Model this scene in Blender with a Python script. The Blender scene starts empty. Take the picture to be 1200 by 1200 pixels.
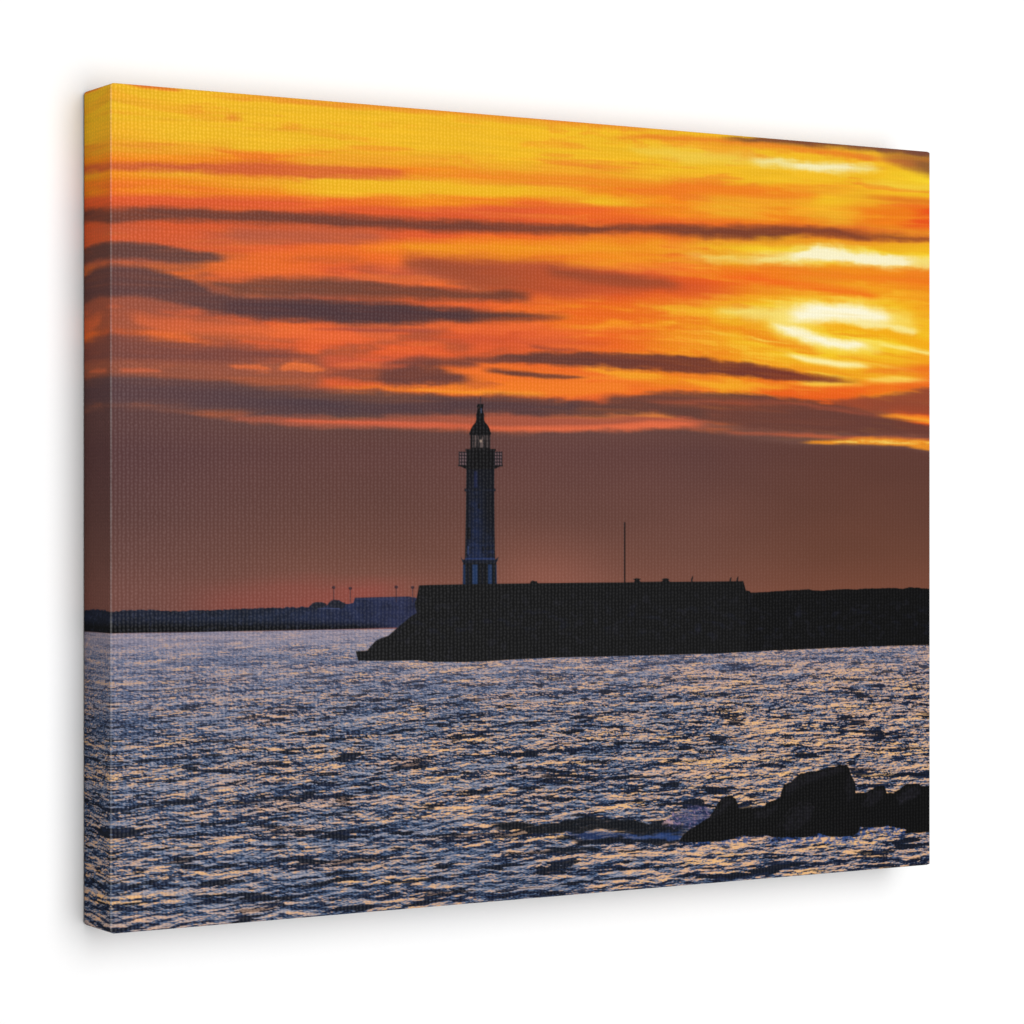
"""A gallery-wrapped canvas print (sunset over a lighthouse) against a white wall."""
import math
import numpy as np

# ----------------------------------------------------------------------------
# 1. the printed picture, computed as colours over the surface of the canvas
#    (written in the picture's own tracing coordinates X, Y and in u, v = 0..1
#    over the flat front of the canvas)
# ----------------------------------------------------------------------------
W_IN, H_IN, D_IN = 19.8072, 16.0, 1.2644          # canvas size in inches
CORN = [(129.5, 96.5), (1090.0, 178.0), (1090.0, 1013.4), (129.5, 1094.5)]   # tracing coords of the four corners


def homography(corners):
    src = [(0, 0), (1, 0), (1, 1), (0, 1)]
    A, b = [], []
    for (u, v), (x, y) in zip(src, corners):
        A.append([u, v, 1, 0, 0, 0, -x * u, -x * v]); b.append(x)
        A.append([0, 0, 0, u, v, 1, -y * u, -y * v]); b.append(y)
    h = np.linalg.solve(np.array(A, float), np.array(b, float))
    return np.append(h, 1).reshape(3, 3)


HM = homography(CORN)


def uv_to_xy(u, v):
    w = HM[2, 0] * u + HM[2, 1] * v + 1
    return (HM[0, 0] * u + HM[0, 1] * v + HM[0, 2]) / w, (HM[1, 0] * u + HM[1, 1] * v + HM[1, 2]) / w


_rng = np.random.RandomState(7)
PERM = _rng.permutation(1024)
PERM = np.concatenate([PERM, PERM, PERM[:8]])
GR = _rng.rand(1024) * 2 * np.pi
GX, GY = np.cos(GR), np.sin(GR)


def noise(x, y, seed=0):
    x = x + seed * 37.17; y = y + seed * 91.73
    xi = np.floor(x).astype(np.int64); yi = np.floor(y).astype(np.int64)
    xf = x - xi; yf = y - yi
    xi &= 1023; yi &= 1023
    sx = xf * xf * xf * (xf * (xf * 6 - 15) + 10); sy = yf * yf * yf * (yf * (yf * 6 - 15) + 10)

    def g(ix, iy, dx, dy):
        h = PERM[(PERM[ix & 1023] + iy) & 1023]
        return GX[h] * dx + GY[h] * dy
    a = g(xi, yi, xf, yf); b = g(xi + 1, yi, xf - 1, yf)
    c = g(xi, yi + 1, xf, yf - 1); d = g(xi + 1, yi + 1, xf - 1, yf - 1)
    return ((a + sx * (b - a)) * (1 - sy) + (c + sx * (d - c)) * sy) * 1.5


def fbm(x, y, octv=4, seed=0, gain=0.5, lac=2.03):
    s = 0; a = 1; t = 0
    for i in range(octv):
        s = s + a * noise(x, y, seed + i * 3.1); t += a
        x = x * lac; y = y * lac; a *= gain
    return s / t * 1.4


def sst(e0, e1, x):
    t = np.clip((x - e0) / (e1 - e0), 0, 1)
    return t * t * (3 - 2 * t)


def mix(img, col, m):
    m = np.clip(m, 0, 1)[..., None]
    img *= 1 - m
    img += m * np.asarray(col, float)


STRIA = None
SOFTK = 1.7


def band(img, X, Y, pts, col, alpha=1.0, soft=3.0, col2=None):
    """a streak whose upper and lower edges run through pts = (x, y_top, y_bottom)"""
    p = np.array(pts, float)
    t = np.interp(X, p[:, 0], p[:, 1]); b = np.interp(X, p[:, 0], p[:, 2])
    f0 = min(14., .14 * (p[-1, 0] - p[0, 0]))
    s = sst(p[0, 0] - f0 * .6, p[0, 0] + f0, X)
    if p[-1, 0] < 1085:
        s = s * sst(p[-1, 0] + f0 * .6, p[-1, 0] - f0, X)
    if np.isscalar(soft):
        soft = (soft, soft)
    if STRIA is not None and STRIA[0].shape == X.shape:
        # every streak frays: its edges feather by a different amount along their run and fibres show through it
        k = SOFTK * (1 + .45 * STRIA[0])
        soft = (soft[0] * k, soft[1] * k)
        alpha = alpha * np.clip(1 - .03 + .16 * STRIA[1] - .08 * np.abs(STRIA[0]), 0, 1)
    th = np.clip((b - t) / (0.32 * (soft[0] + soft[1])), 0, 1)
    m = sst(-soft[0] * .5, soft[0] * .5, Y - t) * sst(-soft[1] * .5, soft[1] * .5, b - Y) * s * (0.35 + .65 * th) * alpha
    if col2 is not None:
        k = np.clip((X - p[0, 0]) / (p[-1, 0] - p[0, 0]), 0, 1)[..., None]
        col = (1 - k) * np.array(col, float) + k * np.array(col2, float)
    mix(img, col, m)


def poly(X, Y, pts, soft=1.0):
    """anti-aliased polygon mask"""
    p = np.array(pts, float)
    out = np.zeros(X.shape)
    x0, y0 = p.min(0) - 2; x1, y1 = p.max(0) + 2
    sel = (X > x0) & (X < x1) & (Y > y0) & (Y < y1)
    x = X[sel]; y = Y[sel]
    if x.size == 0:
        return out
    dist = np.full(x.shape, 1e9); ins = np.zeros(x.shape, bool)
    for i in range(len(p)):
        ax, ay = p[i]; bx, by = p[(i + 1) % len(p)]
        ex, ey = bx - ax, by - ay
        L = ex * ex + ey * ey + 1e-12
        t = np.clip(((x - ax) * ex + (y - ay) * ey) / L, 0, 1)
        d = (x - ax - t * ex) ** 2 + (y - ay - t * ey) ** 2
        dist = np.minimum(dist, d)
        c = ((ay > y) != (by > y)) & (x < ex * (y - ay) / (ey if abs(ey) > 1e-9 else 1e-9) + ax)
        ins ^= c
    sd = np.sqrt(dist) * np.where(ins, 1, -1)
    out[sel] = np.clip(sd / soft + .5, 0, 1)
    return out


def rectm(X, Y, x0, y0, x1, y1, s=1.0):
    return np.clip((X - x0) / s + .5, 0, 1) * np.clip((x1 - X) / s + .5, 0, 1) * np.clip((Y - y0) / s + .5, 0, 1) * np.clip((y1 - Y) / s + .5, 0, 1)


PAL = {
    'Y': (243, 187, 33), 'K': (241, 164, 34), 'O': (243, 138, 24), 'A': (240, 108, 34), 'R': (226, 92, 44),
    'r': (188, 90, 62), 'B': (150, 80, 56), 'S': (106, 70, 63), 'G': (247, 208, 40), 'H': (240, 125, 22), 'V': (235, 84, 24),
    'b': (126, 76, 62),
}
SKX = [100, 200, 300, 400, 500, 600, 700, 800, 860, 920, 980, 1040, 1090]
SKY_ROWS = [
    (97,  'YYYYYYYYYYYYY'),
    (135, 'YYYYYYYYYYYYY'),
    (158, 'KYYYYYYYYYYYY'),
    (172, 'KKYYYYYYYYYYY'),
    (186, 'OOOKKYYYYYYYY'),
    (198, 'OKOKOKKYYYYYY'),
    (212, 'OOKYYKKKYYYYG'),
    (224, 'AOOYYYOOOOKYY'),
    (236, 'RRRAOOYOKKYKY'),
    (248, 'rRRRRRAOKOKHV'),
    (262, 'rRRRRRAAOOKHV'),
    (276, 'RRrrRAOOYYKYK'),
    (290, 'rRRAOOOKYGGGG'),
    (302, 'rrAAAOOKYGGYG'),
    (316, 'rAARrrRAHHHHH'),
    (330, 'rARrRrrVVHHHH'),
    (346, 'rrrrRRRAHHHHH'),
    (360, 'rrrRRAOKYGGYO'),
    (374, 'rRRRRAOOKYGYK'),
    (388, 'RAARRRAOOKGYY'),
    (402, 'rRRRRRAHHOYGY'),
    (418, 'BrRRRRAHHKGYO'),
    (432, 'BBrRAAAHHHOYH'),
    (446, 'SBBRAAAOHVKOH'),
    (460, 'SSSBAAAAHVVHb'),
    (474, 'SSSbRRRRVVVbb'),
    (488, 'SbbbbrrrrbbbV'),
    (500, 'SbbbbrrrbbbbV'),
    (511, 'SSSSbbbbSSSbb'),
    (522, 'SSSSSSSSSSSSS'),
]


def sky(X, Y, u, v):
    global STRIA
    ys = np.array([r[0] for r in SKY_ROWS], float); xs = np.array(SKX, float)
    tab = np.array([[PAL[c] for c in r[1]] for r in SKY_ROWS], float)
    x = u * W_IN; y = v * H_IN
    # wisps: strongly stretched noise that also pulls the bands about
    n1 = fbm(x * .22, y * 1.1, 5, 11)
    tilt = -.02 * x + .085 * np.log1p(np.exp((x - 12) * 1.2)) / 1.2 * np.exp(-((y - 5.2) / 1.7) ** 2)          # the streaks sink to the right around the sun
    yt = y - tilt
    n2 = fbm(x * .34 + .5 * n1, yt * 3.0, 4, 23, .55)
    n3 = fbm(x * .55, yt * 9.5, 3, 31, .65)
    n4 = fbm(x * .8, yt * 19, 2, 37, .65)
    STRIA = (n2 + .3 * n3, n2 * .5 + .7 * n3 + .2 * n4)
    Yw = Y + n1 * 5 + n2 * 5 + n3 * 1.2
    Xw = X + n1 * 30 + fbm(x * .5, y * 1.7, 3, 5) * 25
    yi = np.clip(np.searchsorted(ys, Yw) - 1, 0, len(ys) - 2); xi = np.clip(np.searchsorted(xs, Xw) - 1, 0, len(xs) - 2)
    fy = sst(0, 1, (Yw - ys[yi]) / (ys[yi + 1] - ys[yi]))[..., None]; fx = sst(0, 1, (Xw - xs[xi]) / (xs[xi + 1] - xs[xi]))[..., None]
    img = (tab[yi, xi] * (1 - fx) + tab[yi, xi + 1] * fx) * (1 - fy) + (tab[yi + 1, xi] * (1 - fx) + tab[yi + 1, xi + 1] * fx) * fy
    # fine streaks of warmer and deeper orange inside the lit cloud
    lit = sst(520, 500, Y)
    rightness = sst(450, 900, X)
    d = sst(.12, .5, n2) * .35 * lit
    mix(img, (236, 104, 40), d * (1 - .6 * sst(190, 150, Y)))
    d = sst(.12, .55, -n2) * .30 * lit * (.25 + .75 * rightness)
    mix(img, (248, 196, 45), d)
    img *= (1 + (.028 * n3 + .016 * n4) * lit)[..., None]

    n5 = fbm(x * 1.3, yt * 4.5, 4, 43, .6)
    n6 = fbm(x * .45 + 7, yt * 1.9, 4, 53, .55)
    # thin brown veil over the left and middle of the lit cloud
    veil = sst(-.18, .45, n6 + .15 * n3 + .25 * sst(420, 150, X)) * sst(700, 520, X) * sst(290, 322, Y) * sst(452, 425, Y)
    mix(img, (146, 78, 58), veil * .66)
    veil = sst(.05, .5, -n6) * sst(900, 760, X) * sst(262, 290, Y) * sst(450, 425, Y)
    mix(img, (246, 112, 44), veil * .35)
    Yb = Y + n2 * 3.0 + n3 * 1.2 + n5 * 2.6
    Yf = Y + n5 * 4.2 + n3 * 1.2
    Yc = Y + n2 * 1.0 + n3 * .8 + fbm(x * 1.6, yt * 6, 3, 59) * 1.0

    def B(pts, col, a=1., soft=4., col2=None, yy=None):
        band(img, X, Yb if yy is None else yy, pts, col, a, soft, col2)
    r = ((X - 975) / 190) ** 2 + ((Y - 385) / 56) ** 2
    mix(img, (246, 178, 28), np.exp(-r * 1.1) * (.62 + .4 * n2))
    r = ((X - 975) / 130) ** 2 + ((Y - 386) / 52) ** 2
    mix(img, (247, 206, 30), np.exp(-r * 1.1) * (.75 + .3 * n2))
    red = np.exp(-(((X - 700) / 190) ** 2 + ((Y - 350) / 85) ** 2)) * sst(-.35, .4, n6 + .5 * n2)
    mix(img, (232, 84, 24), red * .6)
    # fine bright and dark fibres fanned around the sun
    fan = np.exp(-(((X - 960) / 170) ** 2 + ((Y - 395) / 55) ** 2))
    mix(img, (252, 214, 70), fan * sst(.05, .6, n3 + .6 * n5) * .5)
    mix(img, (238, 128, 22), fan * sst(.1, .6, -n3 - .4 * n5) * .45)
    # -- top
    B([(145, 97, 99), (170, 99, 104), (205, 103, 106), (216, 105, 106)], (226, 100, 38), .8, 3, yy=Yc)
    B([(240, 111, 113), (320, 113, 118), (400, 118, 124), (520, 128, 134), (680, 141, 148), (760, 148, 154)], (236, 132, 38), .75, 5)
    B([(262, 138, 140), (272, 137, 142), (285, 139, 141)], (228, 118, 42), .7, 4)
    B([(715, 160, 162), (760, 158, 164), (830, 161, 168), (900, 167, 174), (960, 174, 180), (1030, 182, 190)], (232, 118, 34), .8, 5)
    B([(845, 160, 163), (900, 160, 168), (960, 163, 172), (1010, 165, 175), (1050, 168, 180), (1075, 170, 184), (1094, 172, 186)], (120, 64, 44), .95, 5, (112, 66, 58))
    B([(1030, 180, 184), (1060, 182, 196), (1080, 186, 202), (1094, 188, 206)], (146, 76, 50), .8, 9, (112, 64, 54))
    B([(1000, 176, 182), (1050, 184, 192), (1076, 190, 196)], (226, 124, 48), .5, 7)
    B([(735, 171, 177), (800, 176, 189), (860, 180, 192), (920, 186, 196)], (240, 205, 78), .75, 8, yy=Yf)
    B([(880, 183, 192), (940, 189, 200), (985, 190, 203), (1015, 194, 202), (1035, 197, 200)], (243, 226, 150), .95, 6, yy=Yf)
    B([(930, 191, 196), (965, 192, 199), (1000, 195, 200)], (250, 242, 200), .8, 4)
    B([(1010, 212, 216), (1060, 214, 224), (1092, 215, 224)], (244, 212, 70), .6, 5)
    B([(1012, 229, 231), (1050, 231, 236), (1092, 234, 240)], (222, 112, 26), .8, 4, yy=Yc)
    # -- red streak
    B([(99, 192, 199), (140, 193, 199), (200, 191, 199), (260, 191, 203), (330, 190, 208), (400, 194, 208), (480, 199, 209)], (196, 84, 52), .92, 5, (224, 102, 44))
    B([(470, 198, 208), (560, 201, 212), (640, 204, 214), (720, 209, 219), (800, 215, 228), (900, 222, 232), (960, 226, 234)], (240, 122, 28), .7, 9)
    B([(330, 214, 224), (460, 214, 226), (560, 219, 230), (660, 222, 234), (720, 228, 238)], (243, 182, 28), .7, 7)
    # -- first long dark streak
    B([(99, 238, 264), (130, 238, 265), (240, 240, 268), (330, 243, 270), (420, 247, 272), (520, 251, 274), (640, 255, 278), (760, 257, 280), (900, 262, 286), (1000, 264, 288), (1092, 272, 286)], (218, 84, 34), .55, 9)
    B([(99, 244, 260), (130, 244, 260), (200, 243, 258), (240, 244, 260), (300, 246, 262), (360, 249, 265), (420, 254, 268), (480, 257, 269), (540, 259, 272), (600, 260, 272), (680, 263, 273),
       (750, 264, 272), (800, 263, 276), (850, 266, 279), (900, 266, 281), (950, 267, 276), (980, 270, 280), (1020, 275, 281), (1092, 278, 283)], (100, 60, 52), .93, 6, (118, 56, 40))
    B([(265, 266, 276), (290, 266, 284), (330, 268, 282), (420, 272, 286), (450, 276, 284)], (186, 90, 60), .7, 8)
    B([(470, 282, 292), (520, 284, 302), (600, 284, 302), (700, 282, 300), (780, 282, 302)], (243, 152, 26), .7, 10)
    # -- second dark streak on the left
    B([(99, 289, 305), (130, 284, 303), (170, 285, 304), (210, 290, 306), (240, 297, 305), (268, 302, 304)], (84, 58, 56), .95, 5)
    # -- right white cloud edge
    B([(800, 299, 302), (840, 298, 307), (900, 298, 308), (940, 300, 309)], (243, 214, 110), .75, 6, yy=Yf)
    B([(880, 302, 308), (905, 297, 308), (935, 291, 309), (958, 286, 309), (975, 288, 309), (1000, 292, 310), (1045, 298, 313), (1092, 303, 314)], (247, 226, 136), .92, 7, yy=Yf)
    B([(925, 297, 305), (958, 289, 306), (1000, 295, 307), (1040, 300, 310), (1070, 304, 311)], (252, 246, 214), .9, 4, yy=Yf)
    B([(880, 278, 286), (930, 277, 284), (1000, 283, 289), (1092, 287, 297)], (240, 170, 24), .6, 5)
    B([(840, 318, 324), (880, 322, 331), (930, 330, 338), (980, 337, 344), (1030, 344, 350)], (244, 94, 22), .8, 7)
    B([(790, 318, 322), (850, 316, 324), (960, 320, 326), (1092, 326, 336)], (242, 108, 22), .6, 7)
    # -- brown patch in the middle
    B([(470, 300, 312), (540, 304, 330), (600, 306, 344), (660, 309, 350), (720, 315, 346), (780, 322, 344), (850, 336, 344), (870, 340, 343)], (150, 74, 48), .9, 12, (222, 84, 34))
    B([(640, 312, 322), (700, 316, 332), (760, 326, 338), (800, 332, 338)], (128, 66, 46), .55, 8)
    # -- big dark cloud left + its companion above
    B([(240, 331, 336), (280, 329, 344), (320, 326, 346), (380, 327, 347), (440, 330, 350), (490, 334, 352), (540, 339, 353), (590, 341, 352), (625, 345, 350)], (112, 68, 54), .92, 6, (108, 60, 46))
    B([(99, 318, 352), (130, 309, 348), (160, 311, 347), (190, 318, 350), (220, 328, 358), (250, 341, 368), (300, 349, 373), (350, 350, 376), (400, 352, 378), (440, 355, 379), (480, 357, 380),
       (520, 361, 379), (560, 365, 378), (620, 368, 376), (668, 371, 373)], (82, 58, 62), .96, 6, (88, 54, 48))
    B([(260, 352, 368), (330, 354, 374), (440, 358, 377), (560, 367, 376)], (66, 48, 58), .55, 7)
    B([(150, 368, 374), (190, 372, 388), (240, 374, 392), (300, 379, 396), (350, 384, 398), (420, 388, 400), (470, 392, 400)], (240, 106, 52), .8, 9)
    B([(330, 378, 382), (420, 381, 385), (560, 381, 388), (640, 377, 384)], (238, 108, 50), .6, 5)
    B([(360, 385, 386), (420, 384, 388), (500, 386, 389), (530, 388, 389)], (168, 74, 58), .8, 3, yy=Yc)
    B([(480, 396, 399), (560, 392, 404), (680, 396, 408), (720, 400, 404)], (198, 78, 48), .45, 8)
    # -- dark area left
    B([(99, 388, 424), (130, 391, 423), (200, 398, 424), (260, 405, 426), (300, 409, 424), (340, 412, 420), (372, 416, 420)], (108, 66, 62), .92, 7, (122, 66, 58))
    B([(99, 424, 440), (200, 424, 440), (300, 424, 446), (380, 426, 452)], (146, 82, 62), .7, 8, yy=Yf)
    B([(140, 431, 436), (165, 431, 436), (190, 433, 436)], (222, 104, 62), .8, 3, yy=Yc)
    B([(268, 427, 431), (295, 427, 434), (318, 430, 434)], (238, 112, 54), .85, 4, yy=Yf)
    B([(326, 429, 434), (345, 424, 436), (365, 427, 436), (384, 432, 436)], (244, 116, 50), .85, 4, yy=Yf)
    B([(376, 420, 428), (420, 420, 434), (470, 417, 436), (500, 414, 424)], (216, 88, 54), .7, 7, yy=Yf)
    B([(372, 436, 441), (410, 430, 446), (450, 428, 451), (500, 432, 452), (540, 440, 453), (575, 447, 453)], (132, 72, 58), .85, 8, (118, 64, 52), yy=Yf)
    B([(440, 438, 444), (462, 431, 450), (485, 426, 451), (512, 428, 450), (532, 436, 449), (548, 443, 449)], (104, 60, 54), .85, 6, yy=Yf)
    B([(452, 423, 427), (490, 420, 428), (530, 421, 430), (565, 426, 431)], (112, 62, 54), .85, 4, yy=Yc)
    B([(390, 427, 430), (420, 424, 430), (450, 427, 431)], (240, 108, 52), .7, 4, yy=Yc)
    B([(520, 434, 437), (550, 431, 438), (590, 433, 440)], (245, 118, 42), .7, 4, yy=Yc)
    B([(470, 417, 422), (520, 418, 421), (560, 421, 427), (610, 424, 428)], (118, 64, 52), .6, 4)
    B([(560, 424, 430), (600, 428, 436), (660, 434, 440), (720, 436, 441)], (240, 112, 36), .7, 4)
    # -- bright seam above the fourth cloud
    B([(390, 452, 454), (440, 453, 456), (500, 454, 459), (560, 448, 463), (620, 446, 464), (680, 446, 464), (740, 448, 460)], (245, 128, 34), .85, 4)
    B([(545, 440, 452), (600, 438, 458), (680, 440, 460)], (244, 122, 34), .6, 8)
    B([(480, 455, 457), (530, 457, 461), (590, 458, 463), (640, 460, 464)], (250, 156, 40), .7, 3, yy=Yc)
    B([(545, 447, 450), (575, 449, 453), (592, 451, 453)], (176, 80, 50), .7, 4, yy=Yf)
    # -- fifth cloud
    B([(572, 417, 421), (600, 415, 425), (680, 413, 430), (760, 413, 434), (800, 415, 437), (850, 422, 440), (900, 431, 444), (950, 439, 447), (990, 446, 449), (1008, 447, 449)], (94, 58, 52), .96, 4, (118, 48, 38))
    B([(540, 420, 424), (580, 417, 424), (610, 418, 424)], (120, 64, 50), .8, 4)
    B([(568, 432, 436), (600, 434, 440), (640, 438, 443), (685, 441, 443)], (104, 58, 48), .95, 3, yy=Yc)
    B([(620, 404, 407), (655, 408, 412), (680, 409, 411)], (160, 72, 50), .8, 3, yy=Yc)
    B([(680, 431, 434), (740, 434, 442), (780, 438, 444)], (247, 168, 34), .8, 4)
    B([(800, 446, 449), (850, 447, 456), (900, 450, 456), (930, 452, 454)], (247, 172, 34), .85, 5)
    B([(935, 447, 450), (965, 447, 454), (1000, 449, 454), (1020, 451, 453)], (252, 204, 70), .9, 4, yy=Yc)
    B([(1015, 443, 448), (1050, 441, 450), (1085, 444, 449)], (252, 214, 96), .9, 4, yy=Yc)
    B([(960, 454, 462), (1020, 450, 462), (1060, 448, 458), (1092, 442, 456)], (240, 98, 24), .75, 6)
    # -- right hand brown wedge and sixth cloud
    B([(975, 470, 476), (1010, 466, 482), (1050, 460, 485), (1092, 455, 488)], (150, 70, 46), .95, 5)
    B([(705, 466, 476), (750, 462, 478), (780, 459, 484), (830, 459, 494), (880, 461, 502), (930, 466, 506), (980, 473, 507), (1020, 483, 508), (1050, 490, 509), (1092, 498, 512)], (106, 64, 54), .95, 5, (102, 58, 50))
    B([(760, 470, 472), (860, 468, 472), (940, 472, 476), (1010, 482, 486), (1040, 488, 491)], (176, 82, 56), .55, 4)
    B([(1028, 486, 488), (1050, 486, 491), (1092, 489, 497)], (250, 146, 36), .95, 3, yy=Yc)
    B([(1050, 488, 489), (1092, 494, 496)], (252, 200, 60), .7, 2, yy=Yc)
    # -- fourth cloud, the long one behind the tower top
    B([(99, 441, 474), (130, 440, 474), (200, 443, 478), (260, 448, 482), (320, 456, 487), (380, 458, 488), (440, 459, 487), (500, 462, 486), (560, 465, 487), (620, 465, 488),
       (680, 469, 487), (720, 472, 485), (770, 476, 482), (830, 482, 490)], (80, 62, 68), .94, 6, (96, 60, 52))
    B([(99, 446, 466), (200, 452, 472), (300, 462, 480), (420, 468, 484), (560, 470, 484), (680, 473, 483)], (68, 54, 66), .5, 8)
    B([(340, 457, 464), (420, 459, 470), (520, 462, 470)], (104, 68, 60), .55, 6)
    # -- orange seam below it
    B([(270, 486, 494), (330, 488, 500), (420, 488, 503), (520, 487, 506), (640, 488, 507), (740, 486, 506), (790, 492, 503), (830, 495, 499)], (166, 84, 62), .9, 5)
    B([(330, 492, 495), (400, 492, 497), (470, 495, 500), (520, 496, 502), (560, 499, 503), (600, 502, 506)], (222, 98, 62), .8, 3, yy=Yc)
    B([(560, 503, 505), (620, 500, 506), (700, 499, 506), (760, 493, 505), (800, 495, 500), (822, 496, 499)], (232, 108, 66), .9, 4, yy=Yc)
    B([(850, 506, 509), (900, 507, 510), (950, 508, 513), (1010, 512, 517), (1092, 514, 518)], (190, 90, 58), .8, 3, yy=Yc)
    B([(940, 517, 519), (975, 516, 521), (1020, 513, 521), (1060, 515, 523), (1092, 516, 528)], (246, 150, 32), .97, 3, yy=Yc)
    B([(970, 517.5, 519), (1010, 515, 519), (1050, 516, 519.5), (1092, 517, 522)], (255, 226, 110), sst(-.5, .5, n5) * .85, 2, yy=Yc)
    # -- the sun behind the cloud
    B([(835, 363, 368), (870, 360, 373), (920, 360, 380), (950, 362, 384)], (246, 224, 120), .85, 8, yy=Yf)
    B([(905, 358, 380), (925, 356, 384), (955, 354, 380), (990, 354, 378), (1020, 358, 381), (1045, 364, 383), (1065, 370, 384), (1078, 376, 384)], (251, 224, 116), .9, 13, yy=Yf)
    B([(925, 361, 377), (955, 357, 377), (990, 357, 376), (1018, 361, 378), (1036, 366, 379), (1046, 370, 378)], (254, 250, 226), .95, 9, yy=Yf)
    B([(1000, 375, 384), (1040, 381, 388), (1070, 386, 391), (1080, 388, 390)], (252, 236, 160), .9, 4)
    B([(898, 374, 384), (920, 378, 396), (945, 385, 406), (980, 394, 412), (1010, 400, 414), (1040, 404, 410)], (250, 224, 108), .9, 10, yy=Yf)
    B([(905, 379, 384), (925, 383, 392), (945, 389, 402), (970, 395, 406), (1000, 401, 409), (1018, 404, 409)], (254, 249, 222), .93, 6, yy=Yf)
    B([(955, 378, 382), (990, 380, 388), (1030, 386, 394), (1075, 396, 406), (1092, 400, 408)], (246, 170, 18), .9, 5, yy=Yf)
    B([(1030, 402, 406), (1060, 406, 410), (1090, 412, 416)], (252, 232, 140), .9, 3, yy=Yc)
    B([(920, 414, 417), (945, 418, 424), (985, 424, 431), (1022, 428, 431)], (254, 240, 170), .97, 4, yy=Yc)
    B([(850, 398, 402), (885, 399, 406), (930, 406, 412)], (248, 200, 40), .7, 5)
    B([(820, 376, 380), (870, 383, 392), (910, 396, 406), (960, 410, 416)], (240, 134, 18), .8, 6)
    for k, (a, b, c_) in enumerate(((870, 393, .8), (905, 409, .6), (985, 392, .9), (1000, 397, .6), (940, 433, .6), (1010, 424, .8), (880, 350, .5), (960, 347, .5), (820, 386, .5))):
        ln = 60 + 9 * (k % 4) ; sl = .17 if b > 370 else .08
        B([(a, b, b + .6), (a + ln * .4, b + sl * ln * .4, b + sl * ln * .4 + 2.2), (a + ln, b + sl * ln, b + sl * ln + .6)], (253, 228, 96), c_, 2.2, yy=Yc)
    B([(990, 414, 420), (1050, 420, 428), (1092, 424, 432)], (243, 166, 26), .6, 6)
    B([(1010, 432, 436), (1060, 430, 438), (1092, 428, 440)], (236, 92, 28), .6, 6)
    mix(img, (150, 84, 66), .20 * sst(430, 150, X) * sst(225, 300, Y))
    mix(img, (236, 110, 36), .22 * sst(.0, .6, n6) * sst(235, 180, Y) * sst(.1, -.3, n5))
    STRIA = None
    # -- the quiet brown sky below
    q = np.interp(Y, [500, 530, 600, 650, 690, 730], [0, 1, 2, 3, 4, 5])[..., None]
    ramp = np.array([(101, 66, 60), (98, 63, 59), (103, 67, 59), (110, 71, 60), (122, 77, 64), (126, 78, 65)], float)
    lo = np.clip(np.floor(q).astype(int), 0, 4); f = q - lo
    base = ramp[lo[..., 0]] * (1 - f) + ramp[lo[..., 0] + 1] * f
    soft = fbm(x * .25, y * .7, 3, 77)[..., None]
    base = base * (1 + .035 * soft)
    left = sst(420, 120, X)[..., None]
    base = base * (1 - left) + (base * np.array([.93, .95, 1.02])) * left
    right = sst(780, 1000, X)[..., None]
    base = base * (1 - right) + (base * np.array([.97, .93, .86])) * right
    edge = np.interp(X, [99, 130, 200, 300, 600, 800, 860, 940, 1000, 1060, 1092], [476, 476, 481, 497, 508, 503, 511, 522, 521, 524, 530])
    mq = sst(-3, 5, Yb - edge)[..., None]
    img = img * (1 - mq) + base * mq
    glow = (.8 + .5 * n1) * np.exp(-((X - 410) / 80) ** 2) * sst(668, 692, Y + n1 * 8) + .45 * np.exp(-((X - 280) / 60) ** 2) * sst(672, 708, Y)
    mix(img, (158, 72, 64), glow * .72)
    mix(img, (158, 96, 80), np.exp(-((X - 640) / 70) ** 2) * sst(600, 690, Y) * .5)
    mix(img, (134, 80, 66), sst(160, 110, X) * 0)
    return img


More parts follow.
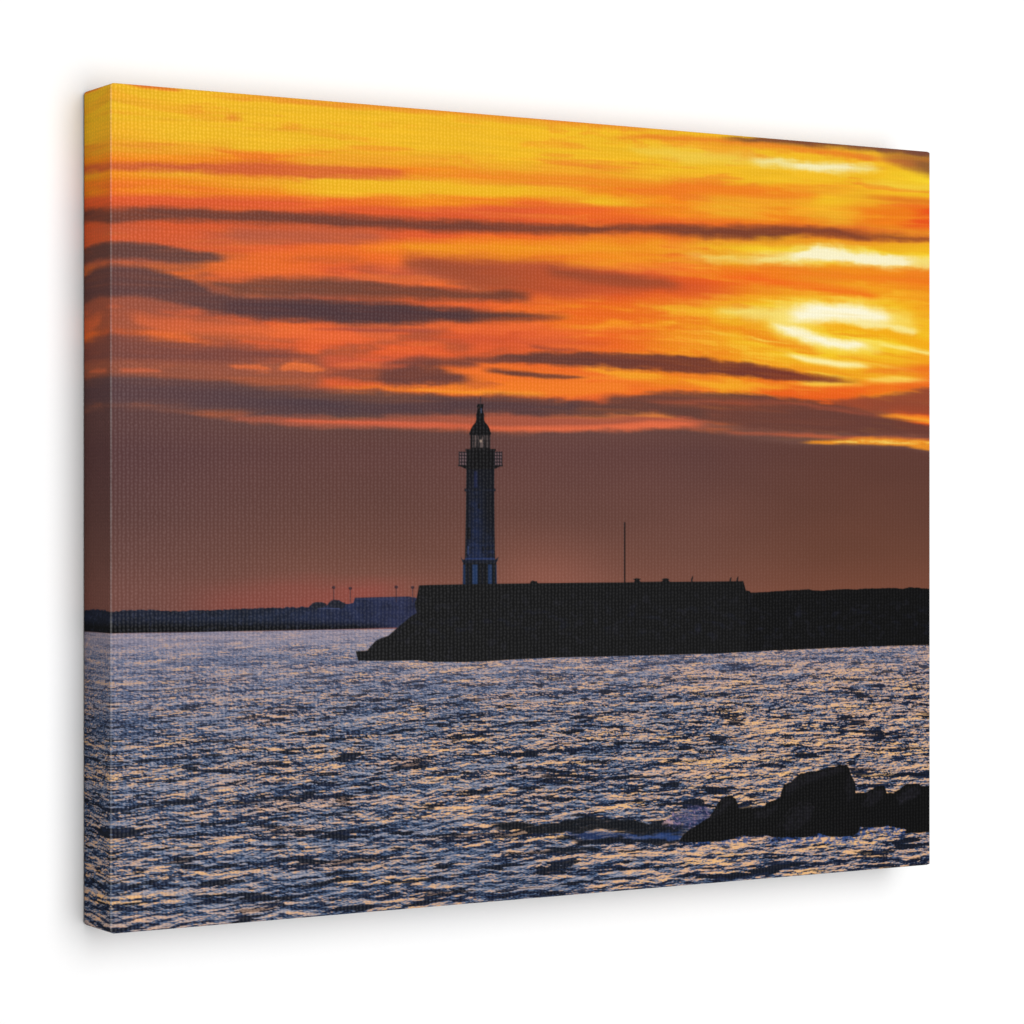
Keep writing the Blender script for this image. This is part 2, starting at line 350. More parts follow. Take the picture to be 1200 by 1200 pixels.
def sea(X, Y, u, v):
    x = (u - .5) * W_IN; y = (v - .652) * H_IN            # inches below the horizon
    c = 1.55
    t = np.maximum(y, -.2)
    gx = x / (t + c) * 5.2
    gy = np.log(t + c) * 5.2
    wx = gx + .05 * fbm(gx * 2, gy * 5, 2, 41)
    wy = gy + .030 * fbm(gx * 1.3, gy * 2.5, 2, 47) + .012 * fbm(gx * 5, gy * 9, 2, 49)

    def h(px, py):
        big = fbm(px * 1.0, py * 4.2, 2, 51)
        mid = fbm(px * 2.2, py * 10., 2, 61, .6)
        fin = fbm(px * 5.0, py * 20., 3, 71, .62)
        return big, mid, fin
    e = .010
    b0, m0, f0 = h(wx, wy)
    b1, m1, f1 = h(wx + e * .3, wy + e)
    s = .34 * (b1 - b0) / e / 4.2 + .62 * (m1 - m0) / e / 10. + .66 * (f1 - f0) / e / 19. + .35 * f0 + .25 * m0
    far = sst(2.6, 0., y)                                  # calmer, paler towards the horizon
    zone = fbm(gx * .35, gy * 1.1, 3, 83)                  # patches of gold light
    zone2 = fbm(gx * .42 + 3, gy * 5.2, 3, 87)
    swell = fbm(gx * .30 + 5, gy * 4.0, 3, 85, .6)
    s = s * (1 - .5 * far)
    hue = fbm(wx * 4 + 20, wy * 13, 3, 89, .65)
    warm = .45 * zone + .75 * zone2 + .85 * hue + .16 * s + .48 * sst(500, 1000, X) - .12 * sst(3, 5.5, y) * sst(700, 200, X) + .10
    warm = sst(-.05, .75, warm)
    dark = np.array((15, 22, 42.)); navy = np.array((29, 43, 70.)); blue = np.array((60, 82, 116.)); slate = np.array((106, 118, 142.)); lav = np.array((158, 155, 167.))
    peach = np.array((208, 166, 146.)); gold = np.array((238, 186, 128.))
    k = s * .30 + .38 * swell + .10 * fbm(gx * .12 + 2, gy * 5.5, 2, 163) + .41 + .12 * far + .10 * zone - .05 * sst(1.5, 5, y)
    stops = [-.05, .14, .32, .56, .84]
    cols = [dark, navy, blue, slate, lav]
    img = np.empty(X.shape + (3,))
    cw = [dark, navy * .95 + 4, (slate * .7 + blue * .3), (slate * .25 + peach * .75), peach * .4 + gold * .6]
    for ch in range(3):
        a = np.interp(k, stops, [q[ch] for q in cols]); b = np.interp(k, stops, [q[ch] for q in cw])
        img[..., ch] = a * (1 - warm) + b * warm
    # larger dark troughs, lens shaped
    tr = fbm(wx * .95 + 9, wy * 9.5, 2, 91, .55) - .42 * swell + .16 * fbm(gx * .5, gy * 2, 2, 95)
    m = sst(.27, .44, tr + .10 * f0 - .05 * s) * sst(.1, 1.5, y) * .97
    mix(img, (15, 20, 33), m)
    tr = fbm(wx * 2.6 + 19, wy * 19, 2, 97, .55) + .12 * tr
    m = sst(.34, .56, tr - .04 * s) * sst(.0, 1.2, y) * .85
    mix(img, (24, 34, 58), m)
    # long gold bands where the swell catches the sky
    gb = sst(.10, .50, fbm(gx * .22 + 11, gy * 3.4, 3, 99, .55)) * sst(-.2, .9, s) * (1 - m)
    mix(img, (226, 178, 146), gb * .55)
    # gold flashes
    g = sst(.30, .75, zone2 + .45 * zone + .30 * sst(600, 1000, X)) * sst(.1, .9, s + hue) * .75
    mix(img, (243, 190, 124), g * .85 * (1 - m))
    # pale strip just under the land
    mix(img, (168, 152, 160), sst(.45, 0., y) * .55)
    mix(img, (150, 136, 156), sst(2.4, .2, y) * .30)
    # pale bluish band in the upper half, bluer at the left
    mix(img, (96, 106, 142), .12 * sst(500, 100, X) * sst(5.2, .5, y))
    return np.clip(img, 0, 255)


PIER = [(417, 763), (430, 762.5), (440, 751), (446, 748), (455, 745), (464, 737), (470, 732), (476, 727), (482, 722), (488.5, 718), (487, 713), (486, 706), (488, 702), (490, 692), (491, 686),
        (500, 685.5), (544, 684.6), (585, 684), (621, 683.5), (622, 681.5), (624, 680.3), (627, 681.2), (629, 681), (630, 683.3), (680, 682.9), (732, 682.5), (743, 682.2), (744, 680), (742, 678.6), (746, 677.6), (751, 678.4), (749, 680), (751, 682), (775, 681.6),
        (777, 680), (775.5, 678.6), (780, 677.6), (784.5, 678.6), (783, 680), (785, 681.8), (830, 681.6), (871, 681), (873, 688), (874, 692), (878, 692.5), (880, 694.6), (900, 693.6), (922, 692), (940, 691.2), (947, 690.6), (955, 692.2), (966, 692.2),
        (980, 691), (994, 690.3), (1004, 691), (1013, 689.8), (1030, 689.6), (1044, 689), (1058, 690), (1065, 688.4), (1074, 688.6), (1080, 689.6), (1094, 690.6),
        (1094, 756), (1040, 757.2), (1000, 758.5), (950, 760.6), (900, 762.8), (876, 764), (840, 766), (800, 767), (770, 768), (740, 768.5), (690, 769.8), (640, 771), (600, 773), (570, 775), (545, 776), (500, 775.5), (490, 773.8), (460, 774.6), (420, 774.2), (418, 768)]
SHORE = [(90, 716), (99, 715.5), (110, 714), (116, 715.5), (130, 716.5), (150, 715.3), (168, 714.5), (182, 714.8), (200, 716), (230, 715.3), (262, 714.3), (300, 712.6), (330, 712), (362, 711), (366, 707), (372, 705.5), (378, 706.5), (382, 709.5), (386, 706), (391, 703),
         (397, 703.5), (402, 707), (406, 708), (414, 706.5), (416, 700.5), (440, 699.8), (478, 699), (488, 700.5), (492, 710), (492, 735), (470, 735.4), (400, 737.4), (330, 738.8), (230, 740.6), (130, 742), (90, 741.4)]
ROCK_L = [(796, 986), (800, 979), (807, 973), (815, 968), (822, 963.5), (832, 957), (837, 949), (840, 943), (845, 936.5), (850, 933), (857, 932.3), (862, 936), (865, 943), (865, 947.5), (880, 947), (896, 945.5), (898, 941), (905, 938),
          (914, 935.5), (916, 926), (919, 919), (927, 916.5), (932, 911.5), (938, 906.5), (948, 904.6), (956, 904), (966, 900.5), (980, 898), (985, 896.2), (992, 896.8), (995, 900), (997, 907.5), (1000, 913), (1002.5, 919), (1002.5, 929),
          (1014, 929), (1020, 926), (1027, 922), (1034, 920.5), (1037, 922), (1039, 929), (1047, 929.6), (1055, 924), (1062, 919), (1070, 918.2), (1077, 918.6), (1080, 921.6), (1086, 921), (1094, 919.5),
          (1094, 975.3), (1075, 976), (1061, 977), (1062, 972), (1052, 970.5), (1040, 968), (1024, 970), (1008, 969.5), (1006, 976), (1000, 979.5), (985, 981), (972, 980.5), (960, 977), (946, 981), (908, 981.6), (896, 978.4), (884, 980), (870, 979.4), (850, 985.4), (820, 987.5)]


def picture(u, v):
    """colour (display values 0..255) of the print at canvas position u, v"""
    u = np.abs(u); u = np.where(u > 1, 2 - u, u); v = np.abs(v); v = np.where(v > 1, 2 - v, v)
    X, Y = uv_to_xy(u, v)
    img = np.zeros(X.shape + (3,))
    hz = 741.9 - .0172 * (X - 130)
    m_s = Y < 745
    m_w = Y > hz - 4
    sk = sky(X[m_s], Y[m_s], u[m_s], v[m_s]); img[m_s] = sk
    wt = sea(X[m_w], Y[m_w], u[m_w], v[m_w])
    blend = np.clip(Y[m_w] - hz[m_w], 0, 1)[:, None]
    img[m_w] = img[m_w] * (1 - blend) + wt * blend
    x = u * W_IN; y = v * H_IN
    # work only on the rows that hold drawing
    sel = (Y > 460) & (Y < 1000)
    Xs, Ys, us, vs = X[sel], Y[sel], x[sel], y[sel]
    I = img[sel]
    nz = fbm(us * 3, vs * 6, 4, 101); nf = fbm(us * 9, vs * 14, 3, 107)
    # far shore
    m = poly(Xs, Ys + 1.1 * nf * sst(726, 718, Ys) * sst(415, 405, Xs), SHORE)
    top = sst(700, 738, Ys)
    colr = np.stack([np.interp(Xs, [100, 300, 415, 490], [a, b, c, d]) for a, b, c, d in ((23, 24, 32, 38), (27, 31, 39, 42), (42, 48, 66, 70))], -1)
    colr = colr * (1 + .25 * nz)[:, None]
    dk = sst(726, 737, Ys + nz * 3) * sst(470, 420, Xs)
    colr = colr * (1 - dk[:, None] * .72)
    lt = sst(.25, .6, nf) * .25
    colr = colr * (1 - lt[:, None]) + np.array((86, 92, 122.)) * lt[:, None]
    I = I * (1 - m[:, None]) + colr * m[:, None]
    for tx, ty, tr in ((371, 710, 6), (377, 709, 5), (392, 708, 7), (399, 709, 6)):
        mm = sst(1.1, .8, np.hypot((Xs - tx) / tr, (Ys - ty) / (tr * .75)) + .3 * nf)
        mix(I, (28, 30, 40), mm * .85)
    mix(I, (92, 98, 140), rectm(Xs, Ys, 372, 712.5, 398, 713.6) * .5)
    mix(I, (70, 74, 110), rectm(Xs, Ys, 417, 701.5, 478, 702.6) * .5)
    for lx, y0 in ((391, 687), (410.5, 688), (464.3, 686.5), (483.5, 687)):
        mix(I, (58, 40, 46), rectm(Xs, Ys, lx - .4, y0 + 1, lx + .5, 706) * .8)
        mix(I, (52, 36, 44), sst(1.2, .7, np.hypot((Xs - lx) / 2.2, (Ys - y0 - 1.4) / 1.9)) * .85)
    # pole on the pier and the birds
    mix(I, (28, 20, 20), rectm(Xs, Ys, 731.3, 612, 732.9, 684) * .95)
    for bx, by in ((811.2, 676.8), (856.2, 678), (864.4, 677.2)):
        mm = poly(Xs, Ys, [(bx - 1.6, by + 3.8), (bx - .9, by + .6), (bx + .2, by - 1.4), (bx + .9, by - 1.8), (bx + .9, by + .6), (bx + .4, by + 2.6), (bx + .3, by + 5), (bx - .7, by + 5)], .8)
        mix(I, (26, 20, 22), mm)
    # ---- lighthouse
    BLK = (15, 14, 16)

    def P(pts, col=BLK, a=1., s=1.):
        mix(I, col, poly(Xs, Ys, pts, s) * a)

    def Rr(x0, y0, x1, y1, col=BLK, a=1., s=1.):
        mix(I, col, rectm(Xs, Ys, x0, y0, x1, y1, s) * a)
    # shaft
    P([(546.6, 548), (579.4, 548), (579.2, 574), (579.3, 578), (579.6, 620), (580.3, 656), (544.8, 656), (545.6, 620), (546.2, 578), (546.2, 574)], (17, 18, 25))
    shm = poly(Xs, Ys, [(549, 548), (577, 548), (579, 656), (546.5, 656)])
    bl = np.exp(-((Xs - 558) / 8) ** 2) * sst(545, 600, Ys) * (.62 + .5 * nz)
    mix(I, (30, 44, 84), shm * np.clip(bl, 0, 1) * .75)
    bl = sst(600, 655, Ys) * (.55 + .6 * nf)
    mix(I, (34, 50, 92), shm * np.clip(bl, 0, 1) * .55)
    Rr(555.5, 552, 559.5, 571, (34, 42, 84), .6, 2)
    Rr(547.5, 618, 551.5, 632, (12, 12, 14), .8, 2)
    Rr(548, 640, 549.4, 650, (66, 84, 130), .6)
    Rr(544.3, 572.6, 580.6, 575.8, (18, 20, 30)); Rr(545.5, 574.2, 579, 575, (34, 40, 62), .5)
    Rr(560, 590, 562.4, 596, BLK, .7); Rr(565, 640, 567.5, 646, BLK, .6)
    # flared cornice and base
    P([(540.2, 653), (542, 655.6), (580.6, 655.6), (584.4, 652.6), (583, 657), (581, 660.8), (543, 660.8), (541.6, 657.5)], (22, 26, 38))
    Rr(545, 653.8, 580, 656, (38, 56, 104), .7)
    P([(542.8, 660), (581.6, 660), (582, 686), (542.4, 686)], (17, 18, 22))
    for a, b, al in ((542.6, 545.4, .8), (553.4, 559.8, .95), (571.8, 576.6, .9), (580.6, 582, .7)):
        Rr(a, 661.5, b, 686, (34, 60, 104), al * .85, 1.8)
    Rr(548, 664, 549.3, 684, (30, 38, 60), .5); Rr(564.5, 664, 566, 684, (32, 36, 52), .5)
    Rr(544, 684.6, 582, 686, (40, 70, 118), .6)
    # gallery
    P([(546.8, 526.5), (579.8, 526.5), (581, 546), (579.6, 549.5), (546.4, 549.5), (545.2, 546)])
    Rr(536.8, 544.6, 589.2, 546.4); P([(538.5, 546), (547, 546), (547, 549.6), (544, 548.6)]); P([(587.5, 546), (579, 546), (579, 549.6), (582, 548.6)])
    for a, b in ((538.2, 547), (579.6, 588.2)):
        Rr(a, 529.4, b, 545, (112, 92, 98), .75)
        for yy in (529.6, 533.3, 537.2, 541):
            Rr(a, yy, b, yy + 1.1, (22, 18, 22), .9, .8)
        for k in range(4):
            xx = a + (b - a) * (k / 3.)
            Rr(xx - .6, 529, xx + .6, 545.5, (22, 18, 22), .85, .8)
    Rr(545.5, 526.2, 581, 528.6)
    # lantern room
    Rr(551.2, 508, 574.4, 527, (20, 18, 20))
    for a, b, al in ((553.4, 554.8, .6), (556.2, 558.2, .9), (559.4, 561.2, .7), (562.6, 566.4, .85), (567.6, 569, .6), (570.2, 571.6, .75), (572.6, 573.4, .5)):
        Rr(a, 510, b, 524.5, (128, 110, 106), al * .8, .9)
    Rr(551.5, 516.2, 574, 517.2, (24, 20, 22), .55, .8)
    P([(560, 510), (566.5, 510), (563.5, 516)], (20, 18, 20), .7)
    P([(557, 525), (559.6, 512), (561, 525)], (20, 18, 20), .6); P([(566, 525), (567.6, 512), (570, 525)], (20, 18, 20), .6)
    Rr(562, 515.4, 565, 518.2, (190, 165, 145), .7, 1.2)
    # dome, neck, vane
    P([(550.4, 509.6), (550.6, 506.8), (551.6, 503), (554, 498.6), (557.2, 495), (558.2, 491), (558, 486), (559, 483), (559.6, 478), (558.6, 476), (560, 473.4), (562.4, 473.6), (564.8, 473.4), (566.8, 473.8), (566.2, 477), (565.6, 480),
       (566.8, 484), (567.4, 487), (567.2, 491), (568.2, 494.6), (571.4, 498), (573.6, 502), (574.8, 506.6), (575.2, 509.6)])
    Rr(549.8, 506.8, 575.4, 509.2)
    Rr(562.6, 464.5, 563.6, 475, (44, 30, 34), .85, .8)
    Rr(563.2, 478, 564.6, 484, (90, 104, 140), .7); Rr(560.4, 476.5, 561.4, 479, (110, 76, 70), .6)
    # ---- pier
    m = poly(Xs, Ys + .5 * nf * sst(870, 900, Xs), PIER)
    pc = np.array((13, 13, 14.)) * (1 + .12 * nz)[:, None]
    pc = pc + (sst(874, 872, Xs) * 5 + 2.5 * fbm(us * 2.2, vs * 7, 3, 151) * sst(700, 690, Ys) )[:, None]
    stone = sst(.25, .6, fbm(us * 4, vs * 5, 3, 153)) * sst(690, 700, Ys)
    pc = pc + stone[:, None] * np.array((7, 7, 10.))
    bluish = sst(.1, .6, nz) * .22 * sst(695, 720, Ys) * sst(756, 740, Ys)
    pc = pc * (1 - bluish[:, None]) + np.array((32, 36, 62.)) * bluish[:, None]
    I = I * (1 - m[:, None]) + pc * m[:, None]
    # ---- low swell and reef in front of the rocks
    wob = fbm(us * 1.6, vs * 5, 3, 131) * 4 + fbm(us * 5, vs * 16, 3, 137) * 1.6

    def lens(pts, col, a, soft=2.5):
        band(I, Xs, Ys + wob, pts, col, a * np.clip(1.08 + .5 * fbm(us * 4, vs * 22, 3, 141), 0, 1), soft)
    lens([(655, 970, 978), (690, 974, 984), (740, 976, 986), (800, 976, 985)], (40, 60, 106), .7, 6)
    lens([(578, 966, 970), (610, 964, 974), (640, 966, 976), (660, 962, 978), (680, 957, 976), (700, 958, 972), (730, 961, 970), (760, 965, 970)], (15, 18, 24), .95)
    lens([(715, 966, 972), (750, 964, 974), (780, 965, 976), (805, 968, 978)], (15, 18, 24), .95)
    lens([(720, 974, 977), (750, 972, 978), (790, 975, 979)], (15, 18, 26), .9)
    lens([(740, 978, 981), (770, 977, 983), (800, 976, 984)], (40, 66, 122), .75, 4)
    lens([(668, 984, 987), (710, 982, 988), (760, 983, 989), (800, 984, 988)], (14, 18, 28), .9)
    lens([(640, 995, 998), (670, 992, 999), (700, 994, 997)], (16, 22, 34), .85)
    sp = poly(Xs + nf * 8, Ys + wob, [(778, 968), (782, 958), (792, 951), (802, 950), (808, 946), (818, 946), (830, 948), (836, 952), (832, 960), (816, 968), (800, 974)], 4)
    mix(I, (48, 56, 98), sp * np.clip(.62 + .5 * nf, 0, 1))
    mix(I, (150, 124, 150), sp * sst(.15, .5, nf + .2 * nz) * .8)
    mix(I, (228, 176, 166), poly(Xs + nf * 6, Ys + wob, [(776, 967), (784, 958), (790, 962), (788, 966)], 3) * .6)
    # ---- rocks
    for bx in ((806, 980, 880, 990), (900, 976, 1010, 990), (1004, 966, 1064, 980)):
        mm = rectm(Xs, Ys + wob, *bx, 5)
        mix(I, (44, 74, 140), mm * sst(-.2, .4, nf) * .75)
    m = poly(Xs, Ys + .8 * nf, ROCK_L)
    I = I * (1 - m[:, None]) + np.array((11, 11, 12.)) * m[:, None]
    fc = np.array((25, 24, 30.))
    for pp, al in (([(930, 912), (956, 905), (984, 899), (990, 903), (964, 912), (938, 922), (922, 934), (920, 924)], .55),
                   ([(842, 944), (848, 936), (856, 934), (860, 940), (850, 950), (838, 958), (828, 966), (834, 957)], .5),
                   ([(925, 955), (932, 946), (944, 943), (954, 947), (950, 960), (936, 972), (922, 976), (918, 968)], .5),
                   ([(1018, 930), (1030, 924), (1036, 926), (1034, 936), (1020, 946), (1010, 944)], .55),
                   ([(1050, 934), (1064, 923), (1076, 922), (1080, 930), (1066, 938), (1054, 944)], .6),
                   ([(996, 908), (1001, 920), (1001, 934), (994, 940), (990, 922)], .4),
                   ([(884, 950), (898, 948), (912, 941), (912, 948), (900, 958), (884, 960)], .5)):
        mix(I, fc * 1.25, poly(Xs + nf * 2.5, Ys + nf * 2.5, pp, 3.5) * m * al * np.clip(.9 + .8 * nf, 0, 1.3))
    for pts in ([(912, 968), (920, 956), (928, 946), (938, 941), (950, 942), (958, 951)], [(1056, 940), (1064, 934), (1074, 934)]):
        p = np.array(pts, float)
        yy = np.interp(Xs, p[:, 0], p[:, 1])
        mm = np.exp(-((Ys - yy) / 1.3) ** 2) * (Xs > p[0, 0]) * (Xs < p[-1, 0])
        mix(I, (52, 48, 58), mm * .5 * sst(-.4, .4, nf))
    img[sel] = I
    # slightly pale fold where the cloth turns over the frame
    return np.clip(img, 0, 255)


def to_linear(c):
    c = np.clip(c, 0, 255) / 255.
    return np.where(c <= .04045, c / 12.92, ((c + .055) / 1.055) ** 2.4)

# ===BLENDER===
import bpy

INCH = 0.0254
W, H, D = W_IN * INCH, H_IN * INCH, D_IN * INCH
ZC = 1.5                                   # height of the picture's centre on the wall
E_FRONT = 1.15                             # light falling on the front of the canvas (white wall just clips)

scene = bpy.context.scene
col = scene.collection


# ---------------------------------------------------------------- materials
def new_mat(name):
    m = bpy.data.materials.new(name); m.use_nodes = True
    nt = m.node_tree; nt.nodes.clear()
    out = nt.nodes.new('ShaderNodeOutputMaterial'); bs = nt.nodes.new('ShaderNodeBsdfPrincipled')
    nt.links.new(bs.outputs[0], out.inputs[0])
    return m, nt, bs


class G:
    """tiny helper for maths in a node tree"""
    def __init__(self, nt): self.nt = nt

    def m(self, op, a, b=None, c=None):
        n = self.nt.nodes.new('ShaderNodeMath'); n.operation = op
        for k, v in enumerate((a, b, c)):
            if v is None: continue
            if isinstance(v, (int, float)): n.inputs[k].default_value = v
            else: self.nt.links.new(v, n.inputs[k])
        return n.outputs[0]

    def noise(self, vec, scale, detail=2, rough=.5):
        n = self.nt.nodes.new('ShaderNodeTexNoise'); n.inputs['Scale'].default_value = scale
        n.inputs['Detail'].default_value = detail; n.inputs['Roughness'].default_value = rough
        self.nt.links.new(vec, n.inputs['Vector']); return n.outputs[0]


def canvas_material(name, weave, haze, gain, bump):
    """ink on primed cotton: the print's colours, with the threads of the cloth showing through as a pale grid"""
    m, nt, bs = new_mat(name); g = G(nt)
    at = nt.nodes.new('ShaderNodeAttribute'); at.attribute_name = 'ink'
    tc = nt.nodes.new('ShaderNodeTexCoord'); sp = nt.nodes.new('ShaderNodeSeparateXYZ')
    nt.links.new(tc.outputs['Object'], sp.inputs[0])
    T = .083 * INCH
    P = 2 * math.pi / T
    j1 = g.m('MULTIPLY', g.m('SUBTRACT', g.noise(tc.outputs['Object'], 380, 2, .6), .5), 4.6)
    j2 = g.m('MULTIPLY', g.m('SUBTRACT', g.noise(tc.outputs['Object'], 340, 3, .6), .5), 10.0)
    run = g.m('ADD', sp.outputs[0], sp.outputs[1])
    cx = g.m('COSINE', g.m('ADD', g.m('MULTIPLY', run, P), j1))
    # every thread column sits a little higher or lower than the one beside it
    ph = g.m('MULTIPLY', run, P * .5)
    cz = g.m('COSINE', g.m('ADD', g.m('ADD', g.m('MULTIPLY', sp.outputs[2], P * 1.12), j2), g.m('MULTIPLY', g.m('COSINE', ph), .7)))
    wx = g.m('MULTIPLY_ADD', cx, .5, .5)
    wz = g.m('MULTIPLY_ADD', cz, .5, .5)
    w = g.m('ADD', g.m('MULTIPLY', g.m('MULTIPLY', wx, wz), .62), g.m('MULTIPLY', wx, .38))
    # painted sheen: the pale weave and haze strengthen towards the left
    fade = g.m('MULTIPLY_ADD', sp.outputs[0], -1.5, 1.0)
    amt = g.m('MULTIPLY', g.m('MULTIPLY', w, weave), g.m('MAXIMUM', fade, .12))
    amt = g.m('ADD', amt, g.m('MULTIPLY', g.m('MAXIMUM', fade, .0), haze))
    mx = nt.nodes.new('ShaderNodeMix'); mx.data_type = 'RGBA'
    nt.links.new(amt, mx.inputs['Factor']); nt.links.new(at.outputs['Color'], mx.inputs['A'])
    mx.inputs['B'].default_value = (.78, .78, .80, 1)
    dk = g.m('MULTIPLY_ADD', g.m('MULTIPLY', g.m('SUBTRACT', w, .38), g.m('MAXIMUM', fade, .3)), .24, .985)
    vm = nt.nodes.new('ShaderNodeVectorMath'); vm.operation = 'SCALE'
    nt.links.new(mx.outputs['Result'], vm.inputs[0]); nt.links.new(g.m('MULTIPLY', dk, gain / E_FRONT), vm.inputs['Scale'])
    nt.links.new(vm.outputs[0], bs.inputs['Base Color'])
    bs.inputs['Roughness'].default_value = .85
    bs.inputs['Specular IOR Level'].default_value = .04
    if bump:
        b = nt.nodes.new('ShaderNodeBump'); b.inputs['Strength'].default_value = bump; b.inputs['Distance'].default_value = .0002
        nt.links.new(w, b.inputs['Height']); nt.links.new(b.outputs[0], bs.inputs['Normal'])
    return m


M_FRONT = canvas_material('printed canvas front', .032, .003, 1.0, .35)
M_SIDE = canvas_material('printed canvas edge', .002, .002, 1.0, .15)

M_WALL, nt, bs = new_mat('matt white wall paint')
g = G(nt); tc = nt.nodes.new('ShaderNodeTexCoord')
n = g.noise(tc.outputs['Object'], 420, 3, .5)
rgb = nt.nodes.new('ShaderNodeCombineColor')
val = g.m('MULTIPLY_ADD', n, .012, .895)
for k in range(3): nt.links.new(val, rgb.inputs[k])
nt.links.new(rgb.outputs[0], bs.inputs['Base Color'])
bs.inputs['Roughness'].default_value = .9; bs.inputs['Specular IOR Level'].default_value = .1

M_WOOD, nt, bs = new_mat('raw pine')
g = G(nt); tc = nt.nodes.new('ShaderNodeTexCoord'); mp = nt.nodes.new('ShaderNodeMapping'); mp.inputs['Scale'].default_value = (1, 8, 8)
nt.links.new(tc.outputs['Object'], mp.inputs[0]); n = g.noise(mp.outputs[0], 14, 4, .6)
cr = nt.nodes.new('ShaderNodeValToRGB'); cr.color_ramp.elements[0].color = (.42, .27, .14, 1); cr.color_ramp.elements[1].color = (.62, .45, .27, 1)
nt.links.new(n, cr.inputs[0]); nt.links.new(cr.outputs[0], bs.inputs['Base Color']); bs.inputs['Roughness'].default_value = .7


# ---------------------------------------------------------------- geometry
R_CORNER = .08 * INCH         # the folded corners are slightly blunt
R_FOLD = .022 * INCH           # and so is the turn of the cloth over the bars


def outline(x, z):
    """pull points of the W x H rectangle (origin at its left, z from the centre) in to blunt corners"""
    cx = np.clip(x, R_CORNER, W - R_CORNER); cz = np.clip(z, -H / 2 + R_CORNER, H / 2 - R_CORNER)
    dx, dz = x - cx, z - cz
    r = np.hypot(dx, dz)
    k = np.where((np.abs(dx) > 0) & (np.abs(dz) > 0) & (r > R_CORNER), R_CORNER / np.maximum(r, 1e-9), 1)
    return cx + dx * k, cz + dz * k


def grid_mesh(name, pos, colour, nx, ny, mat, parent, flip=False):
    idx = np.arange(nx * ny).reshape(ny, nx)
    a, b, c, d = idx[:-1, :-1].ravel(), idx[:-1, 1:].ravel(), idx[1:, 1:].ravel(), idx[1:, :-1].ravel()
    q = np.stack([a, b, c, d] if flip else [a, d, c, b], 1).astype(np.int32)
    me = bpy.data.meshes.new(name)
    me.vertices.add(nx * ny); me.vertices.foreach_set('co', pos.astype(np.float32).ravel())
    me.loops.add(q.size); me.loops.foreach_set('vertex_index', q.ravel())
    me.polygons.add(len(q)); me.polygons.foreach_set('loop_start', np.arange(0, q.size, 4, dtype=np.int32))
    me.polygons.foreach_set('use_smooth', np.ones(len(q), bool))
    me.update(calc_edges=True)
    ca = me.color_attributes.new('ink', 'FLOAT_COLOR', 'POINT')
    rgba = np.ones((nx * ny, 4), np.float32); rgba[:, :3] = colour.reshape(-1, 3)
    ca.data.foreach_set('color', rgba.ravel())
    me.materials.append(mat)
    o = bpy.data.objects.new(name, me); col.objects.link(o); o.parent = parent
    return o


root = bpy.data.objects.new('canvas_print', None); col.objects.link(root)
root.location = (0, 0, ZC)
root['label'] = 'gallery-wrapped canvas print of an orange sunset, dark lighthouse and pier over a rippled sea'
root['category'] = 'canvas print'

# front: one fine sheet, so the print's detail is held by the cloth itself
NX, NY = 1260, 1020
us = np.linspace(0, 1, NX); vs = np.linspace(0, 1, NY)
U, V = np.meshgrid(us, vs)
x, z = outline(U * W, H / 2 - V * H)
ed = np.minimum(np.minimum(U, 1 - U) * W, np.minimum(V, 1 - V) * H)
t = np.clip(1 - ed / R_FOLD, 0, 1)
y = -D + R_FOLD * (1 - np.sqrt(np.maximum(1 - t * t, 0)))
ink = to_linear(picture(U, V))
fold_pale = np.exp(-((ed / INCH - .012) / .013) ** 2) * (.75 + .5 * fbm(V * 60, U * 60, 3, 201))  # paler line along the folds, strongest on the left one
fold_pale = np.where(U * W < .1 * INCH, fold_pale, fold_pale * .15)
ink = ink * (1 - .13 * np.clip(fold_pale, 0, 1)[..., None]) + .13 * np.clip(fold_pale, 0, 1)[..., None] * .9
grid_mesh('printed_face', np.stack([x, y, z], -1), ink, NX, NY, M_FRONT, root)

# the four wrapped edges, printed with the picture mirrored about each fold
SIDE_GAIN = np.array((1.16, 1.15, 1.12))
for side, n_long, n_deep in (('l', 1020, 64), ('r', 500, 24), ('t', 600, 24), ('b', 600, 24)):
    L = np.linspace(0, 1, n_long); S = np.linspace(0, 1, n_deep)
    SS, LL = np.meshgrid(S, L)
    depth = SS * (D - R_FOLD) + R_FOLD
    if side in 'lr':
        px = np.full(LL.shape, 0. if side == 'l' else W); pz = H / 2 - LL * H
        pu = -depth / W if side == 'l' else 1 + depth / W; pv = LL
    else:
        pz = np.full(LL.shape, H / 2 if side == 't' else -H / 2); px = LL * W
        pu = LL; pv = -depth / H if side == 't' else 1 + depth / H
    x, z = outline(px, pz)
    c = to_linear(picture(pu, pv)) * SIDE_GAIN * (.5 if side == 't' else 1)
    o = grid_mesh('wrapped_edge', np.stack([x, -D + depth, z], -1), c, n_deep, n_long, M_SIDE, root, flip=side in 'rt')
    if side == 'l':
        o['label'] = 'shaded left edge wrapped with the mirrored picture'

# stretcher bars behind the cloth
def bar(x0, z0, x1, z1):
    me = bpy.data.meshes.new('stretcher_bar')
    y0, y1 = -D + .0022, -.0012
    vs_ = [(a, b, c_) for a in (x0, x1) for b in (y0, y1) for c_ in (z0, z1)]
    me.from_pydata(vs_, [], [(0, 1, 3, 2), (4, 6, 7, 5), (0, 4, 5, 1), (2, 3, 7, 6), (0, 2, 6, 4), (1, 5, 7, 3)])
    me.materials.append(M_WOOD)
    o = bpy.data.objects.new('stretcher_bar', me); col.objects.link(o); o.parent = root


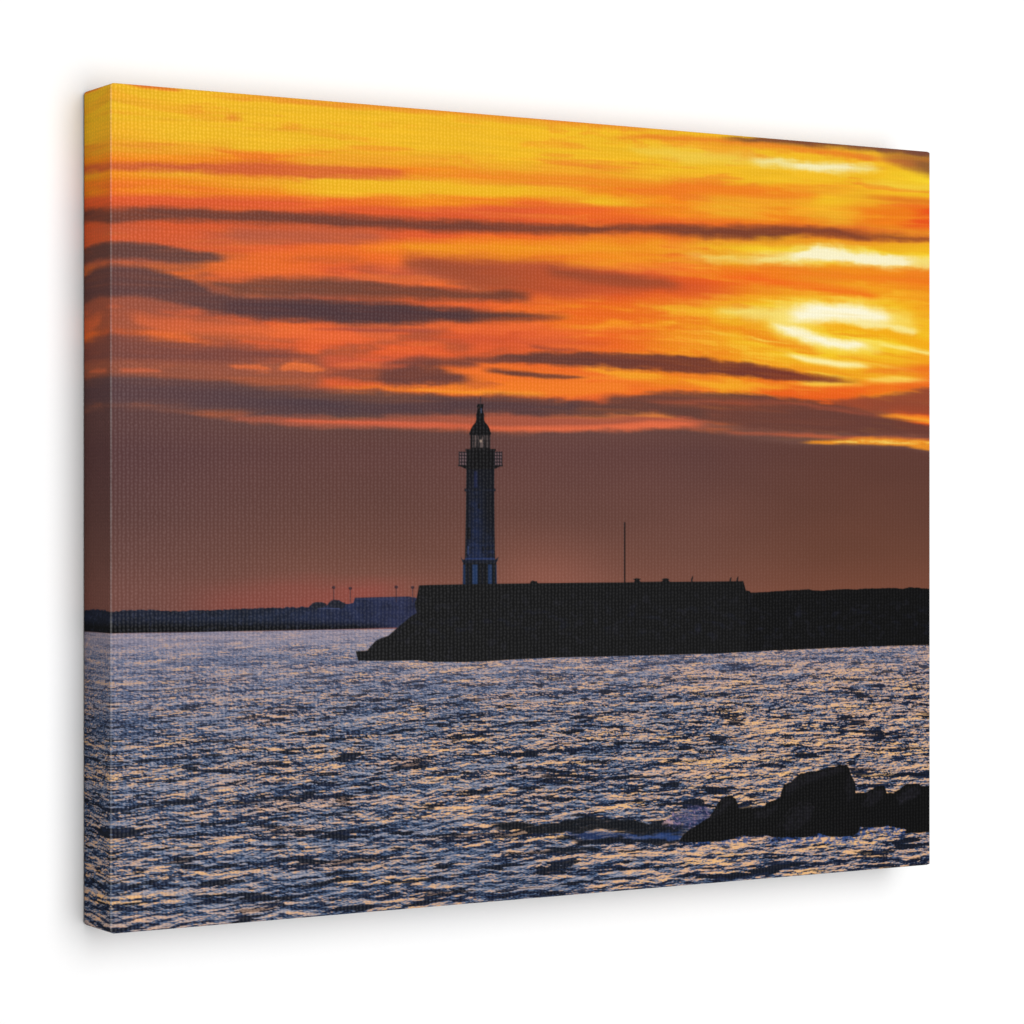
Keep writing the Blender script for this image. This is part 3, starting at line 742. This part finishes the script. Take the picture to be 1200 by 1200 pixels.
BW = .038; e_ = .0016
bar(e_, -H / 2 + e_, BW, H / 2 - e_); bar(W - BW, -H / 2 + e_, W - e_, H / 2 - e_)
bar(BW + .0005, H / 2 - BW, W - BW - .0005, H / 2 - e_); bar(BW + .0005, -H / 2 + e_, W - BW - .0005, -H / 2 + BW)

# wall
me = bpy.data.meshes.new('wall')
me.from_pydata([(-3.2, .0015, -.2), (3.8, .0015, -.2), (3.8, .0015, 3.2), (-3.2, .0015, 3.2)], [], [(0, 1, 2, 3)])
me.materials.append(M_WALL)
wall = bpy.data.objects.new('wall', me); col.objects.link(wall); wall['kind'] = 'structure'

# ---------------------------------------------------------------- camera
F_PX, TH, TX, TZ = 3295.8795, 0.545956559, -7.54308617, 52.8397521
cam = bpy.data.cameras.new('camera'); co = bpy.data.objects.new('camera', cam); col.objects.link(co)
ct, st = math.cos(TH), math.sin(TH)
cxw = (-TX) * ct + (-TZ) * st
cyw = -(-TX) * st + (-TZ) * ct
co.location = (cxw * INCH, cyw * INCH - D, ZC)
co.rotation_euler = (math.pi / 2, 0, -TH)
cam.sensor_width = 36; cam.lens = F_PX / 1200 * 36
cam.shift_y = -4.4 / 1200
cam.clip_start = .05; cam.clip_end = 50
scene.camera = co

# ---------------------------------------------------------------- light: a big soft box in front, and a bright white room
w = bpy.data.worlds.new('World'); scene.world = w; w.use_nodes = True
bg = w.node_tree.nodes['Background']; bg.inputs[0].default_value = (1, 1, 1, 1); bg.inputs[1].default_value = 0.10


def soft_box(name, offs, dist, size, power):
    l = bpy.data.lights.new(name, 'AREA'); l.shape = 'ELLIPSE'; l.size = size; l.size_y = size * 1.4; l.energy = power; l.color = (1, 1, 1)
    o = bpy.data.objects.new(name, l); col.objects.link(o)
    o.location = (W / 2 + offs[0], -dist, ZC + offs[1])
    d = np.array([W / 2, 0, ZC]) - np.array(o.location)
    import mathutils
    o.rotation_euler = mathutils.Vector(d).to_track_quat('-Z', 'Y').to_euler()
    o['kind'] = 'light'


soft_box('soft_box', (.34, .40), 5.0, 4.7, 345)

scene.view_settings.view_transform = 'Standard'
scene.view_settings.look = 'None'
scene.view_settings.exposure = 0
